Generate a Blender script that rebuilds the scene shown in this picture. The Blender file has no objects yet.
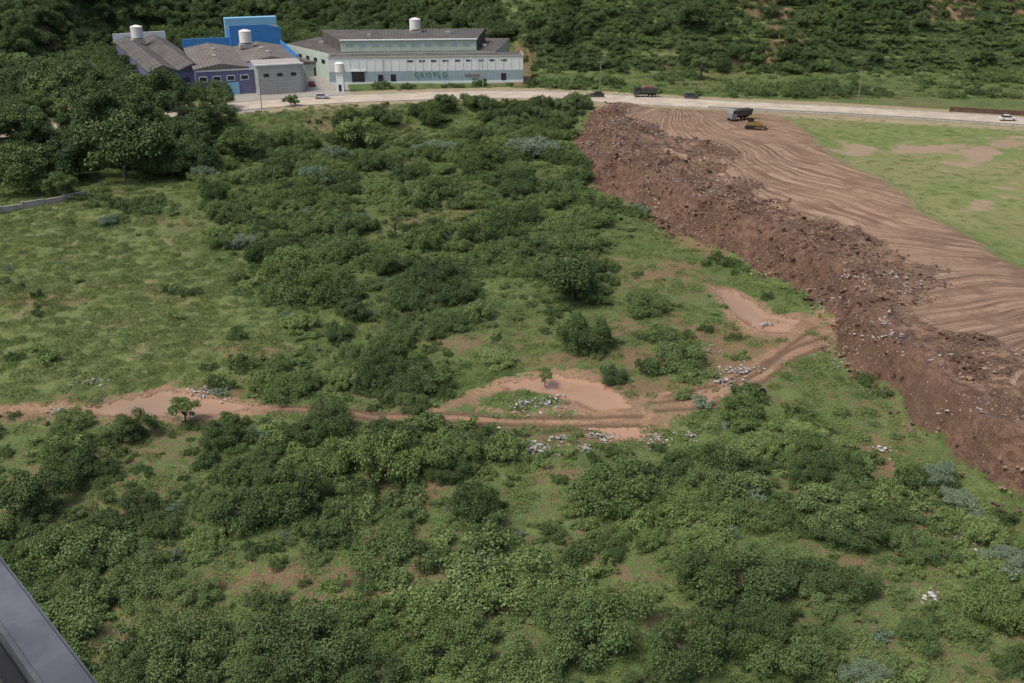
import bpy, bmesh, math, random
import numpy as np
from mathutils import Vector
random.seed(7); rng=np.random.default_rng(11)
SC=bpy.context.scene
# ------------------------------------------------------------------ camera numbers
CH=60.0; P=math.radians(24); F=1005.0
cP,sP=math.cos(P),math.sin(P)
def site(u,v,z=0.0):
    dx=u-512.0; a=341.5-v
    dy=a*sP+F*cP; dz=a*cP-F*sP
    t=(CH-z)/(-dz)
    return (dx*t,dy*t)
def sites(l,z=0.0): return np.array([site(u,v,z) for u,v in l])
# ------------------------------------------------------------------ noise
def vn(x,y,s=0):
    xi=np.floor(x); yi=np.floor(y); fx=x-xi; fy=y-yi
    fx=fx*fx*(3-2*fx); fy=fy*fy*(3-2*fy)
    def h(a,b):
        q=np.sin(a*127.1+b*311.7+s*74.7)*43758.5453
        return q-np.floor(q)
    return (h(xi,yi)*(1-fx)+h(xi+1,yi)*fx)*(1-fy)+(h(xi,yi+1)*(1-fx)+h(xi+1,yi+1)*fx)*fy
def fbm(x,y,o=4,s=0):
    r=0;a=.5;t=0
    for i in range(o):
        r=r+a*vn(x*2**i+i*17.3,y*2**i-i*9.1,s+i); t+=a; a*=.5
    return r/t
def ss(a,b,x):
    t=np.clip((x-a)/(b-a),0,1); return t*t*(3-2*t)
def dseg(x,y,pts,closed):
    n=len(pts); d=np.full(x.shape,1e9)
    for i in range(n if closed else n-1):
        ax,ay=pts[i]; bx,by=pts[(i+1)%n]
        ex,ey=bx-ax,by-ay
        t=np.clip(((x-ax)*ex+(y-ay)*ey)/(ex*ex+ey*ey+1e-9),0,1)
        d=np.minimum(d,(x-ax-ex*t)**2+(y-ay-ey*t)**2)
    return np.sqrt(d)
def sdp(x,y,pts):
    ins=np.zeros(x.shape,bool); n=len(pts)
    for i in range(n):
        ax,ay=pts[i]; bx,by=pts[(i+1)%n]
        if ay==by: continue
        c=((ay>y)!=(by>y))&(x<(bx-ax)*(y-ay)/(by-ay)+ax)
        ins^=c
    d=dseg(x,y,pts,True)
    return np.where(ins,d,-d)
def ell(cu,cv,ru,rv,ang=0,z=0):
    o=[]
    for i in range(14):
        a=i/14*2*math.pi; e=ru*math.cos(a); g=rv*math.sin(a); q=math.radians(ang)
        o.append((cu+e*math.cos(q)-g*math.sin(q),cv+e*math.sin(q)+g*math.cos(q)))
    return sites(o,z)
# ------------------------------------------------------------------ layout (surveyed on the ground)
ROADZ=5.0
road=sites([(-260,170),(-120,150),(0,134),(75,122),(150,115),(240,106),(330,99.5),(420,96),(510,94),(600,98),(700,104),(850,111),(1024,122),(1200,136),(1400,155)],ROADZ)
_o=np.argsort(road[:,0]); road=road[_o]
fill=sites([(596,118),(574,140),(585,180),(622,206),(680,240),(740,270),(800,302),(830,322),(834,352),(868,388),(900,424),(950,462),(1030,530),(1200,640),(1700,640)],0)
fill=np.vstack([fill,[(420,60),(420,420),(site(596,100,5)[0],420)]])
lawn=sites([(768,112),(800,132),(838,160),(880,186),(905,207),(945,228),(985,255),(1030,280),(1250,385),(1700,420),(1700,140),(1024,112),(900,105)],4.6)
mudP=[sites([(72,414),(110,400),(165,388),(215,396),(272,406),(262,419),(205,424),(95,422)]),
      sites([(455,398),(500,380),(558,370),(600,376),(628,395),(660,420),(672,432),(632,440),(596,428),(570,413),(520,414),(480,410)]),
      sites([(640,402),(700,392),(740,372),(780,345),(828,332),(834,350),(800,362),(760,388),(700,408),(660,416)]),
      sites([(708,288),(740,292),(775,314),(826,316),(818,336),(790,344),(752,338),(728,318)]),
      ]
soilP=[ell(40,412,75,14),ell(390,497,60,18,-8),ell(330,578,150,10,-3),ell(110,640,45,12,20),ell(880,462,32,24,30),ell(740,612,90,8,-6),
       ell(955,525,36,12,35),ell(655,275,42,9,-10),ell(600,262,26,6),ell(700,250,30,6,20),ell(200,395,60,8),ell(640,392,90,14,5),ell(330,600,80,7),
       ell(770,355,70,18,-20),ell(520,610,50,6),ell(160,292,25,6),ell(40,300,50,8),ell(450,345,25,6),ell(620,330,20,10),ell(585,152,14,12,0),
       ell(690,330,40,10,30),ell(470,440,30,8),ell(560,480,30,7), ell(520,60,16,14,0,9),ell(850,560,40,7,20), ell(250,352,40,5),ell(400,540,40,10),ell(580,440,80,8),ell(730,350,30,30,0),ell(560,362,50,7),ell(640,360,30,12)]
paths=[(sites([(-60,404),(80,412),(270,412),(350,416),(430,420),(500,421),(580,422),(650,426),(690,408),(745,386),(790,358),(832,338),(850,300)]),2.6),
       (sites([(430,416),(465,398),(505,382),(550,374)]),2.2),
       (sites([(640,400),(690,397),(740,380),(785,350)]),2.4),
       (sites([(900,468),(935,505),(975,545)]),1.2)]
ruts=[(sites([(280,414),(350,418),(430,423),(500,425),(580,426),(640,428)]),.6),
      (sites([(280,409),(350,412),(430,415.5),(500,417),(580,417.5),(640,419)]),.6),
      (sites([(440,428),(500,431),(600,431)]),.5),
      (sites([(650,404),(700,400),(745,382),(790,352),(828,338)]),.55),
      (sites([(655,413),(705,409),(752,390),(798,360),(832,346)]),.55),
      (sites([(665,398),(720,388),(770,362),(815,330)]),.4)]
pudP=[sites([(82,414),(115,404),(165,394),(212,402),(255,408),(225,419),(110,420)]),
      sites([(495,386),(555,375),(598,382),(620,396),(634,410),(600,414),(575,402),(530,398)]),
      sites([(712,291),(738,296),(768,316),(800,322),(790,336),(756,333),(734,316)]),sites([(590,428),(640,430),(650,440),(610,442)]),sites([(690,398),(730,386),(735,392),(700,404)])]
island=ell(520,402,42,10,0)
darkdump=[ell(690,148,46,9,12,5.7),ell(640,130,40,8,20,5.7),ell(885,264,55,8,8,5.7),ell(760,205,50,9,30,5.7),ell(960,420,50,12,35,5.7)]
yard=sites([(228,100),(236,86),(300,70),(345,78),(352,96),(300,104),(240,113)],5)
lawn_soil=[ell(860,152,34,7,10,4.6),ell(985,155,40,13,-20,4.6),ell(930,148,40,5,0,4.6),ell(1010,190,40,5,-30,4.6)]
bare_left=sites([(-200,215),(0,205),(100,205),(150,225),(215,270),(265,300),(285,340),(240,392),(0,396),(-200,410)])
thick=[sites([(180,165),(300,130),(600,115),(590,190),(640,230),(600,300),(560,330),(470,400),(390,408),(270,400),(290,330),(240,270)]),
       sites([(-100,425),(60,425),(330,425),(470,440),(620,450),(760,400),(850,400),(900,480),(1024,560),(1200,800),(-200,800)])]
opens=[ell(810,400,60,12,20),ell(860,440,40,14,20),ell(560,500,50,12,0),ell(490,340,50,18,-20),ell(540,345,40,26,0),ell(650,250,60,18,15),ell(740,290,50,12,20),ell(640,230,60,10,15),ell(640,575,40,8,0),ell(920,600,50,10,10),ell(370,600,60,8),ell(860,580,40,10,0),ell(790,560,30,8)]
yb_x=[-3000,-400,-165,-145,-110,-25,8,14,60,150,400,3000]; yb_y=[300,300,335,400,432,425,352,346,343,341,338,338]
def fields(x,y,full=True):
    x=np.asarray(x,float); y=np.asarray(y,float); f={}
    yr=np.interp(x,road[:,0],road[:,1]); d=yr-y; f['d']=d
    emb=ss(27,9.5,d)
    valley=2.6*(fbm(x/42,y/42,3,1)-.5)+1.1*(fbm(x/8,y/8,3,2)-.5)
    z=valley*(1-emb)+ROADZ*emb
    sd=sdp(x,y,fill)+(fbm(x/9,y/9,3,5)-.5)*8.0; f['fsd']=sd
    w=np.interp(y,[88,116,143,171,209,255,285,300],[9,11,15,20,22,21,12,4])+20*(fbm(x/12,y/12,3,15)-.5)
    sw=np.interp(y,[90,130,200,280],[3.5,5,7.5,8])
    k=ss(0,1,sd/sw)*ss(9.5,14,d)
    ls=sdp(x,y,lawn)+5*(fbm(x/12,y/12,3,16)-.5); f['lawn']=ls
    rub=ss(-1.5,1,sd)*ss(w+2.5,w-4,sd)*ss(12,18,d)
    rim=ss(.3,1.1,sd/sw)*ss(2.4,1.2,sd/sw)
    top=5.7-1.1*ss(-2,4,ls)+.8*(fbm(x/14,y/14,3,8)-.5)+rim*2.0*fbm(x/8,y/8,2,61)
    dk=np.zeros(x.shape)
    for p in darkdump: dk=np.maximum(dk,ss(-2.5,2.5,sdp(x,y,p)+5*(fbm(x/5,y/5,3,62)-.5)))
    dk=dk*ss(3,8,sd)*ss(0,-3,ls)*ss(12,18,d); f['rub']=np.maximum(rub,dk*.85); rub=f['rub']
    z=z+k*(top-z)+rub*(1.9*(fbm(x/3.4,y/3.4,4,9)-.45)+2.6*(fbm(x/10,y/10,2,19)-.5)*ss(2,8,sd))
    f['face']=rub*ss(1.9,.8,sd/sw)
    far=ss(-9.5,-16,d)
    yb=np.interp(x,yb_x,yb_y)+5*(fbm(x/30,y*0+3,3,4)-.5)
    h=np.maximum(y-yb,0)*.43*(.8+.4*fbm(x/60,y/200,2,12)); f['hill']=ss(-3,4,y-yb)
    h=np.minimum(h,85+20*fbm(x/200,y/200,3,3))
    st=4.4; hh=h+1.6*(fbm(x/40,y/40,3,6)-.5); fr=hh/st-np.floor(hh/st)
    f['tph']=fr
    terr=st*(np.floor(hh/st)+ss(.4,.95,fr))
    tw=ss(-20,10,x)*ss(90,60,h)*ss(0,2,h)
    h=h*(1-tw)+np.maximum(terr,0)*tw; f['tw']=tw
    z=z+far*(h+.7*(fbm(x/9,y/9,3,14)-.5))
    f['z']=z
    if full:
        def en(s,w): return np.clip(.5+s/(2*w),0,1)
        m=np.zeros(x.shape)
        for p in mudP: m=np.maximum(m,en(sdp(x,y,p),3.))
        for p,wd in paths: m=np.maximum(m,en(wd/2-dseg(x,y,p,False),2.6))
        m=np.minimum(m,1-en(sdp(x,y,island),2.))
        f['mud']=m
        s=np.zeros(x.shape)
        for p in soilP: s=np.maximum(s,en(sdp(x,y,p),4.5))
        f['soil']=s
        s=np.zeros(x.shape)
        for p in opens: s=np.maximum(s,en(sdp(x,y,p),5))
        f['open']=s
        s=np.zeros(x.shape)
        for p in thick: s=np.maximum(s,en(sdp(x,y,p),8))
        f['thick']=s
        p_=np.zeros(x.shape)
        for p in pudP: p_=np.maximum(p_,en(sdp(x,y,p),1.8))
        f['pud']=np.minimum(p_,1-en(sdp(x,y,island),1.5))
        r=np.zeros(x.shape)
        for p,wd in ruts: r=np.maximum(r,ss(wd*1.2,wd*.4,dseg(x+.5*(fbm(x/5,y/5,2,44)-.5),y,p,False)))
        f['rut']=r
        f['yard']=en(sdp(x,y,yard),2.)
        l=np.zeros(x.shape)
        for p in lawn_soil: l=np.maximum(l,en(sdp(x,y,p),7))
        f['lsoil']=l
        f['bare']=en(sdp(x,y,bare_left),8)
        f['z']=z-.14*r-.25*ss(.45,.75,f['pud'])
    return f
def gz(x,y): return fields(np.array([x]),np.array([y]),False)['z'][0]
_T=np.linspace(.07,.55,1400)
def ground(u,v):
    dx=u-512.0; a=341.5-v; dy=a*sP+F*cP; dz=a*cP-F*sP
    X=dx*_T; Y=dy*_T; Z=CH+dz*_T
    g=fields(X,Y,False)['z']
    i=np.argmax(Z<=g)
    if i==0: i=len(_T)-1
    return X[i],Y[i],g[i],_T[i]
# ------------------------------------------------------------------ node helpers
class M:
    def __init__(s,name,rough=.8,spec=.3):
        s.m=bpy.data.materials.new(name); s.m.use_nodes=True; s.t=s.m.node_tree; s.n=s.t.nodes
        s.b=s.n['Principled BSDF']; s.b.inputs['Roughness'].default_value=rough
        s.b.inputs['Specular IOR Level'].default_value=spec
    def new(s,t,**k):
        q=s.n.new(t)
        for a,b in k.items(): setattr(q,a,b)
        return q
    def put(s,inp,v):
        if isinstance(v,bpy.types.NodeSocket): s.t.links.new(v,inp)
        elif isinstance(v,(tuple,list)) and len(v)==3 and inp.type=='RGBA': inp.default_value=(*v,1)
        else: inp.default_value=v
    def attr(s,n,out='Fac'): q=s.new('ShaderNodeAttribute'); q.attribute_name=n; return q.outputs[out]
    def noise(s,vec=None,scale=1,detail=4,rough=.55,dim='3D'):
        q=s.new('ShaderNodeTexNoise'); q.noise_dimensions=dim
        q.inputs['Scale'].default_value=scale; q.inputs['Detail'].default_value=detail; q.inputs['Roughness'].default_value=rough
        if vec is not None: s.t.links.new(vec,q.inputs['Vector'])
        return q.outputs['Fac']
    def pos(s): return s.new('ShaderNodeNewGeometry').outputs['Position']
    def math(s,op,a,b=0.,c=0.):
        q=s.new('ShaderNodeMath',operation=op); s.put(q.inputs[0],a); s.put(q.inputs[1],b); s.put(q.inputs[2],c); return q.outputs[0]
    def mr(s,v,a,b,c=0.,d=1.):
        q=s.new('ShaderNodeMapRange'); q.interpolation_type='SMOOTHSTEP' 
        s.put(q.inputs[0],v); q.inputs[1].default_value=a;q.inputs[2].default_value=b;q.inputs[3].default_value=c;q.inputs[4].default_value=d
        return q.outputs[0]
    def mix(s,f,a,b,mode='MIX'):
        q=s.new('ShaderNodeMix',data_type='RGBA',blend_type=mode); s.put(q.inputs[0],f); s.put(q.inputs[6],a); s.put(q.inputs[7],b); return q.outputs[2]
    def vmul(s,v,k):
        q=s.new('ShaderNodeVectorMath',operation='MULTIPLY'); s.t.links.new(v,q.inputs[0]); q.inputs[1].default_value=k; return q.outputs[0]
    def col(s,c): s.put(s.b.inputs['Base Color'],c)
    def bump(s,h,st=.5,dist=.1):
        q=s.new('ShaderNodeBump'); q.inputs['Strength'].default_value=st; q.inputs['Distance'].default_value=dist
        s.t.links.new(h,q.inputs['Height']); s.t.links.new(q.outputs[0],s.b.inputs['Normal'])
def simple(name,c,rough=.7,var=.25,scale=.6,spec=.3,metal=0,c2=None,bumps=0):
    m=M(name,rough,spec); p=m.pos()
    n=m.noise(p,scale,4,.65)
    d=c2 if c2 else tuple(x*(1-var) for x in c)
    n2=m.noise(p,scale*9,2)
    k=m.mix(m.mr(n,.35,.65),c,d); k=m.mix(m.mr(n2,.4,.7,0,.35),k,tuple(x*.6 for x in c))
    m.col(k); m.b.inputs['Metallic'].default_value=metal
    if bumps: m.bump(n2,bumps,.05)
    return m.m
def leafmat(name,c1,c2,c3):
    m=M(name,.65,.2); oi=m.new('ShaderNodeObjectInfo'); p=m.pos()
    big=m.noise(p,.045,1)
    k=m.mix(oi.outputs['Random'],c1,c2)
    k=m.mix(m.mr(big,.4,.62,0,.5),k,c3)
    k=m.mix(m.mr(m.attr('lv'),0,1,0,.6),k,tuple(x*.5 for x in c1))
    m.col(k); return m.m
L_dark=leafmat('leaf_dark',(.066,.108,.037),(.118,.172,.055),(.095,.145,.053))
L_mid=leafmat('leaf_mid',(.105,.165,.050),(.185,.255,.080),(.14,.195,.08))
L_light=leafmat('leaf_light',(.175,.255,.08),(.245,.315,.11),(.165,.245,.083))
L_grey=leafmat('leaf_greygreen',(.18,.25,.16),(.23,.29,.20),(.16,.235,.135))
L_weed=leafmat('leaf_weed',(.15,.22,.064),(.235,.29,.094),(.195,.23,.092))
WOOD=simple('bark',(.16,.13,.10),.9,.4,2)
# ------------------------------------------------------------------ mesh helpers
def mesh_np(name,V,Fq,mi=None,mats=(),smooth=False,fattr=None,pattr=None):
    me=bpy.data.meshes.new(name); V=np.asarray(V,np.float32); Fq=np.asarray(Fq,np.int32)
    me.vertices.add(len(V)); me.vertices.foreach_set('co',V.ravel())
    me.loops.add(Fq.size); me.loops.foreach_set('vertex_index',Fq.ravel())
    me.polygons.add(len(Fq)); me.polygons.foreach_set('loop_start',np.arange(0,Fq.size,Fq.shape[1],dtype=np.int32))
    for m in mats: me.materials.append(m)
    if mi is not None: me.polygons.foreach_set('material_index',np.asarray(mi,np.int32))
    me.polygons.foreach_set('use_smooth',np.full(len(Fq),smooth))
    me.update(calc_edges=True)
    for k,v in (fattr or {}).items():
        a=me.attributes.new(k,'FLOAT','FACE'); a.data.foreach_set('value',np.asarray(v,np.float32))
    for k,v in (pattr or {}).items():
        v=np.asarray(v,np.float32)
        if v.ndim==1: a=me.attributes.new(k,'FLOAT','POINT'); a.data.foreach_set('value',v)
        else: a=me.attributes.new(k,'FLOAT_VECTOR','POINT'); a.data.foreach_set('vector',v.ravel())
    me.validate()
    return me
def add(name,me,loc=(0,0,0),parent=None):
    o=bpy.data.objects.new(name,me); o.location=loc; SC.collection.objects.link(o)
    if parent: o.parent=parent
    return o
def unit(v): return v/np.maximum(np.linalg.norm(v,axis=1,keepdims=True),1e-6)
def leaves(pos,nrm,size,r,aspect=.6):
    n=len(pos); q=unit(r.normal(size=(n,3))); u=unit(np.cross(nrm,q)); v=np.cross(nrm,u)
    s=(size*r.uniform(.55,1.4,n))[:,None]
    fold=nrm*s*.18
    V=np.stack([pos-u*s,pos-v*s*aspect+fold,pos+u*s,pos+v*s*aspect+fold],1).reshape(-1,3)
    Fq=np.arange(n*4).reshape(n,4); return V,Fq
def clumpleaves(C,R,n,size,r,sq=.8,up=.35,zmin=-.5):
    w=R**2; k=r.choice(len(R),n,p=w/w.sum())
    d=unit(r.normal(size=(n,3))); d[:,2]=np.where(d[:,2]<zmin,-d[:,2],d[:,2])
    bumpy=1+.22*np.sin(d[:,0]*7+k*1.7)*np.sin(d[:,1]*6+k*2.3)*np.cos(d[:,2]*5+k)
    rad=R[k]*(1-.5*r.random(n)**2)*(1+.17*r.normal(size=n))*bumpy
    pos=C[k]+d*rad[:,None]*np.array([1,1,sq])
    pos[:,2]=np.maximum(pos[:,2],.01)
    nr=unit(d+.85*r.normal(size=(n,3))+np.array([0,0,up]))
    return leaves(pos,nr,size,r)
def tube(p0,p1,r0,r1,seg=6):
    p0=np.array(p0,float);p1=np.array(p1,float); d=unit((p1-p0)[None])[0]
    a=np.cross(d,[0.3,.9,.1]); a/=np.linalg.norm(a); b=np.cross(d,a)
    V=[]
    for p,rr in((p0,r0),(p1,r1)):
        for i in range(seg):
            t=i/seg*2*math.pi; V.append(p+rr*(a*math.cos(t)+b*math.sin(t)))
    Fq=[(i,(i+1)%seg,seg+(i+1)%seg,seg+i) for i in range(seg)]
    return np.array(V),np.array(Fq)
def make_tree(name,seed,h,nc,nl,leaf,mat,zc=.52,zr=.38,cr=(.22,.40),spread=.78,trunk=.05,up=.35,zmin=-.5,bare=False):
    r=np.random.default_rng(seed); C=[]
    for i in range(nc):
        a=r.uniform(0,6.28); q=spread*math.sqrt(r.random())*(1+.2*math.sin(a*2+seed)); zz=r.uniform(-1,1)*math.sqrt(max(0,1-(q/spread)**2*.7))
        C.append((q*math.cos(a),q*math.sin(a),h*zc+zz*h*zr))
    C=np.array(C); R=r.uniform(cr[0],cr[1],nc)
    C[:,2]=np.maximum(C[:,2],R*.3)
    V,Fq=clumpleaves(C,R,nl,leaf,r,.85,up,zmin)
    lv=r.random(len(Fq))**1.5; mi=np.zeros(len(Fq),int)
    Vs=[V];Fs=[Fq];off=len(V)
    th=np.array([r.normal()*.06,r.normal()*.06,h*zc*.7])
    segs=[((0,0,-.15),th,trunk,trunk*.7)]
    for i in range(nc):
        mid=(th+C[i])/2+r.normal(size=3)*.06
        segs+= [(th*(.6+.4*r.random()),mid,trunk*.5,trunk*.3),(mid,C[i]+np.array([0,0,R[i]*.3]),trunk*.3,trunk*.08)]
        if bare:
            for j in range(3): segs.append((mid,C[i]+r.normal(size=3)*R[i]*.6,trunk*.2,trunk*.05))
    for s_ in segs:
        v,f=tube(*s_,seg=6 if bare or s_ is segs[0] else 4); Vs.append(v);Fs.append(f+off);off+=len(v)
    nf=sum(len(f) for f in Fs[1:])
    return mesh_np(name,np.vstack(Vs),np.vstack(Fs),np.concatenate([mi,np.ones(nf,int)]),(mat,WOOD),False,{'lv':np.concatenate([lv,np.zeros(nf)])})
T=[make_tree('crown_dense_dark',1,1.45,28,11000,.034,L_dark,cr=(.16,.36)),
   make_tree('crown_mid',2,1.6,28,10000,.034,L_mid,cr=(.14,.34)),
   make_tree('crown_open',3,2.1,18,3500,.045,L_mid,zc=.6,zr=.32,cr=(.14,.28),spread=.85),
   make_tree('crown_light',4,1.5,26,8000,.04,L_light,cr=(.14,.32)),
   make_tree('crown_dark2',5,1.55,32,11000,.032,L_dark,cr=(.13,.34))]
bk=dict(zc=.42,zr=.38,trunk=.022,zmin=-.3,spread=.88)
B=[make_tree('bush_dark',11,.85,36,12000,.028,L_dark,cr=(.11,.34),**bk),
   make_tree('bush_mid',12,.8,42,12000,.028,L_mid,cr=(.10,.30),**bk),
   make_tree('bush_grey',13,.8,30,9000,.03,L_grey,cr=(.13,.34),**bk),
   make_tree('bush_light',14,.65,38,10000,.03,L_light,cr=(.10,.28),**bk),
   make_tree('bush_mid2',15,.75,30,9500,.032,L_mid,cr=(.10,.36),**bk)]
BARE=make_tree('crown_bare',21,2.0,10,350,.04,L_mid,zr=.35,zc=.62,cr=(.3,.4),spread=.7,trunk=.05,bare=True)
def shrub(name,seed,mat,nl=1200,leaf=.066,h=.85):
    return make_tree(name,seed,h,13,nl,leaf,mat,zc=.4,zr=.4,cr=(.15,.42),spread=.85,trunk=.02,zmin=-.1,up=.4)
SH=[shrub('s0',31,L_dark),shrub('s1',32,L_dark,h=1.1),shrub('s2',33,L_mid),shrub('s3',34,L_mid,h=1.05),shrub('s4',35,L_light,h=.75),shrub('s5',36,L_grey),shrub('s6',37,L_mid,1000,.075,.6),B[0],B[1],B[4],B[3],B[2]]
def weed(name,seed,mat,n,size,h):
    r=np.random.default_rng(seed); a=r.uniform(0,6.28,n); q=np.sqrt(r.random(n))*1.0
    lump=.5+.5*np.sin(a*3+seed)*np.sin(q*5)
    q=q*(1+.25*np.sin(a*2+seed*1.3)+.15*np.sin(a*5+seed))
    pos=np.stack([q*np.cos(a),q*np.sin(a),h*r.random(n)*np.maximum(.1,1-.5*q)*(.5+.5*lump)+.02],1)
    nr=unit(r.normal(size=(n,3))*.7+np.array([0,0,.8])+pos*np.array([.5,.5,0]))
    V,Fq=leaves(pos,nr,size,r,.42)
    return mesh_np(name,V,Fq,None,(mat,),False,{'lv':r.random(n)**1.5})
WD=[weed('w0',41,L_weed,240,.10,.5),weed('w1',42,L_weed,240,.085,.35),weed('w2',43,L_mid,240,.105,.65),weed('w3',44,L_light,220,.10,.5)]
def scatter(name,meshes,pts,rot,scl,idx):
    coll=bpy.data.collections.new(name+'_kit')
    for i,m in enumerate(meshes):
        coll.objects.link(bpy.data.objects.new('%s_kit_%02d'%(name,i),m))
    n=len(pts); me=bpy.data.meshes.new(name); me.vertices.add(n); me.vertices.foreach_set('co',np.asarray(pts,np.float32).ravel())
    a=me.attributes.new('rot','FLOAT_VECTOR','POINT'); a.data.foreach_set('vector',np.asarray(rot,np.float32).ravel())
    a=me.attributes.new('scl','FLOAT_VECTOR','POINT'); a.data.foreach_set('vector',np.asarray(scl,np.float32).ravel())
    a=me.attributes.new('idx','INT','POINT'); a.data.foreach_set('value',np.asarray(idx,np.int32))
    o=add(name,me)
    g=bpy.data.node_groups.new(name,'GeometryNodeTree')
    g.interface.new_socket('Geometry',in_out='INPUT',socket_type='NodeSocketGeometry'); g.interface.new_socket('Geometry',in_out='OUTPUT',socket_type='NodeSocketGeometry')
    gi=g.nodes.new('NodeGroupInput'); go=g.nodes.new('NodeGroupOutput')
    ci=g.nodes.new('GeometryNodeCollectionInfo'); ci.inputs['Collection'].default_value=coll
    ci.inputs['Separate Children'].default_value=True; ci.inputs['Reset Children'].default_value=True
    ip=g.nodes.new('GeometryNodeInstanceOnPoints'); ip.inputs['Pick Instance'].default_value=True
    def na(nm,t):
        q=g.nodes.new('GeometryNodeInputNamedAttribute'); q.data_type=t; q.inputs['Name'].default_value=nm
        return [s for s in q.outputs if s.enabled and s.name=='Attribute'][0]
    er=g.nodes.new('FunctionNodeEulerToRotation')
    L=g.links.new
    L(gi.outputs[0],ip.inputs['Points']); L(ci.outputs[0],ip.inputs['Instance'])
    L(na('rot','FLOAT_VECTOR'),er.inputs[0]); L(er.outputs[0],ip.inputs['Rotation'])
    L(na('scl','FLOAT_VECTOR'),ip.inputs['Scale']); L(na('idx','INT'),ip.inputs['Instance Index'])
    L(ip.outputs[0],go.inputs[0])
    md=o.modifiers.new('scatter','NODES'); md.node_group=g
    return o
def jit(x0,x1,y0,y1,s,k=.55,b=10):
    X,Y=np.meshgrid(np.arange(x0,x1,s),np.arange(y0,y1,s)); X=X.ravel()+rng.uniform(-.5,.5,X.size)*s; Y=Y.ravel()+rng.uniform(-.5,.5,Y.size)*s
    q=np.abs(X)<k*Y+b; return X[q],Y[q]
# ------------------------------------------------------------------ terrain
xs=np.concatenate([np.arange(-100,100,.48)]); e1=np.arange(100,200,1.0); e2=np.array([205,215,230,250,280,320,380,460,560,700,900,1200,1700,2500,3500])
xs=np.concatenate([-e2[::-1],-e1[::-1][:-1]-0.001,xs,e1,e2]); xs=np.unique(np.round(xs,3))
ys=[-400,-200,-100,-40,0,25,40,50]
y=56.
while y<350: ys.append(y); y+=max(.36,.0036*y)
while y<520: ys.append(y); y+=1.2
while y<4500: ys.append(y); y*=1.06
ys=np.array(ys)
X,Y=np.meshgrid(xs,ys); nx,ny=len(xs),len(ys); X=X.ravel();Y=Y.ravel()
f=fields(X,Y)
ii=(np.arange(ny-1)[:,None]*nx+np.arange(nx-1)[None,:]).ravel()
Fq=np.stack([ii,ii+1,ii+nx+1,ii+nx],1)
wx=(fbm(X/26,Y/26,3,33)-.5)
ap=site(676,100,5.5); rr=np.hypot(X-ap[0],Y-ap[1]); th=np.arctan2(X-ap[0],ap[1]-Y)-.0022*rr+wx*.16
ap2=site(1240,300,5.5); rr2=np.hypot(X-ap2[0],Y-ap2[1]); th2=np.arctan2(Y-ap2[1],ap2[0]-X)+.004*rr2+wx*.2
t1=np.stack([th*85,rr*.05,X*0],1); t2=np.stack([th2*75,rr2*.05,X*0+9],1)
w2=ss(182,168,Y+34*(fbm(X/24,Y/24,2,30)-.5))
dumpm=ss(0,2,f['fsd'])*(Y<420)*ss(8,10,f['d'])
pat=dict(mud=f['mud'],soil=f['soil'],pud=f['pud'],rut=f['rut'],yard=f['yard'],lsoil=f['lsoil'],bare=f['bare'],face=f['face'],
   dump=dumpm,rub=f['rub'],lawn=np.clip(.5+f['lawn']/6,0,1)*dumpm,hill=f['hill'],shoulder=ss(15,9.5,np.abs(f['d'])),w2=w2,t1=t1,t2=t2,tph=f['tph']*f['tw'])
g=M('ground_surface',.92,.2); p=g.pos(); A=g.attr
n_s=g.noise(p,.9,4,.65); n_m=g.noise(p,.16,4,.6); n_l=g.noise(p,.035,2); n_f=g.noise(p,4.5,2,.7)
gr=g.mix(g.mr(n_m,.35,.65),(.10,.155,.046),(.155,.195,.066)); gr=g.mix(g.mr(n_s,.42,.66),gr,(.07,.10,.034)); gr=g.mix(g.mr(n_f,.45,.65,0,.6),gr,(.06,.082,.032))
gr=g.mix(g.mr(g.math('MULTIPLY',n_l,n_s),.26,.36,0,.75),gr,(.20,.145,.085))
bare=g.mix(g.mr(n_s,.4,.65),(.15,.20,.06),(.195,.205,.088)); bare=g.mix(g.mr(n_f,.42,.6,0,.75),bare,(.085,.12,.038)); bare=g.mix(g.mr(n_m,.54,.66,0,.65),bare,(.25,.195,.11))
def edge(a,k=.55,n=n_s,lo=.44,hi=.56): return g.mr(g.math('ADD',A(a),g.math('MULTIPLY',g.math('SUBTRACT',n,.5),k)),lo,hi)
c=g.mix(edge('bare',.8,n_m,.35,.65),gr,bare)
hc=g.mix(g.mr(n_m,.35,.6),(.115,.165,.05),(.165,.205,.073)); hc=g.mix(g.mr(A('tph'),.35,.7),hc,(.05,.078,.027)); hc=g.mix(g.mr(n_l,.58,.66,0,.8),hc,(.28,.175,.11))
c=g.mix(A('hill'),c,hc)
soil=g.mix(g.mr(n_s,.35,.65),(.26,.155,.095),(.19,.13,.078)); soil=g.mix(g.mr(n_f,.42,.6,0,.7),soil,(.11,.12,.05))
c=g.mix(edge('soil',1.8,n_s,.4,.62),c,soil)
mud=g.mix(g.mr(n_m,.35,.65),(.38,.24,.15),(.27,.175,.112)); mud=g.mix(g.mr(n_s,.45,.68,0,.7),mud,(.21,.14,.088)); mud=g.mix(g.mr(n_f,.48,.7,0,.6),mud,(.18,.12,.075))
c=g.mix(edge('mud',1.4,n_s,.42,.58),c,mud)
c=g.mix(g.math('MULTIPLY',A('rut'),.85),c,(.13,.085,.055))
pudm=edge('pud',1.0,n_s,.47,.52)
c=g.mix(pudm,c,g.mix(g.mr(n_l,.4,.6),(.38,.23,.14),(.30,.195,.12)))
s1=g.noise(A('t1','Vector'),.75,5,.72); s2=g.noise(A('t2','Vector'),.75,5,.72)
st=g.mix(A('w2'),s1,s2)
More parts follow.
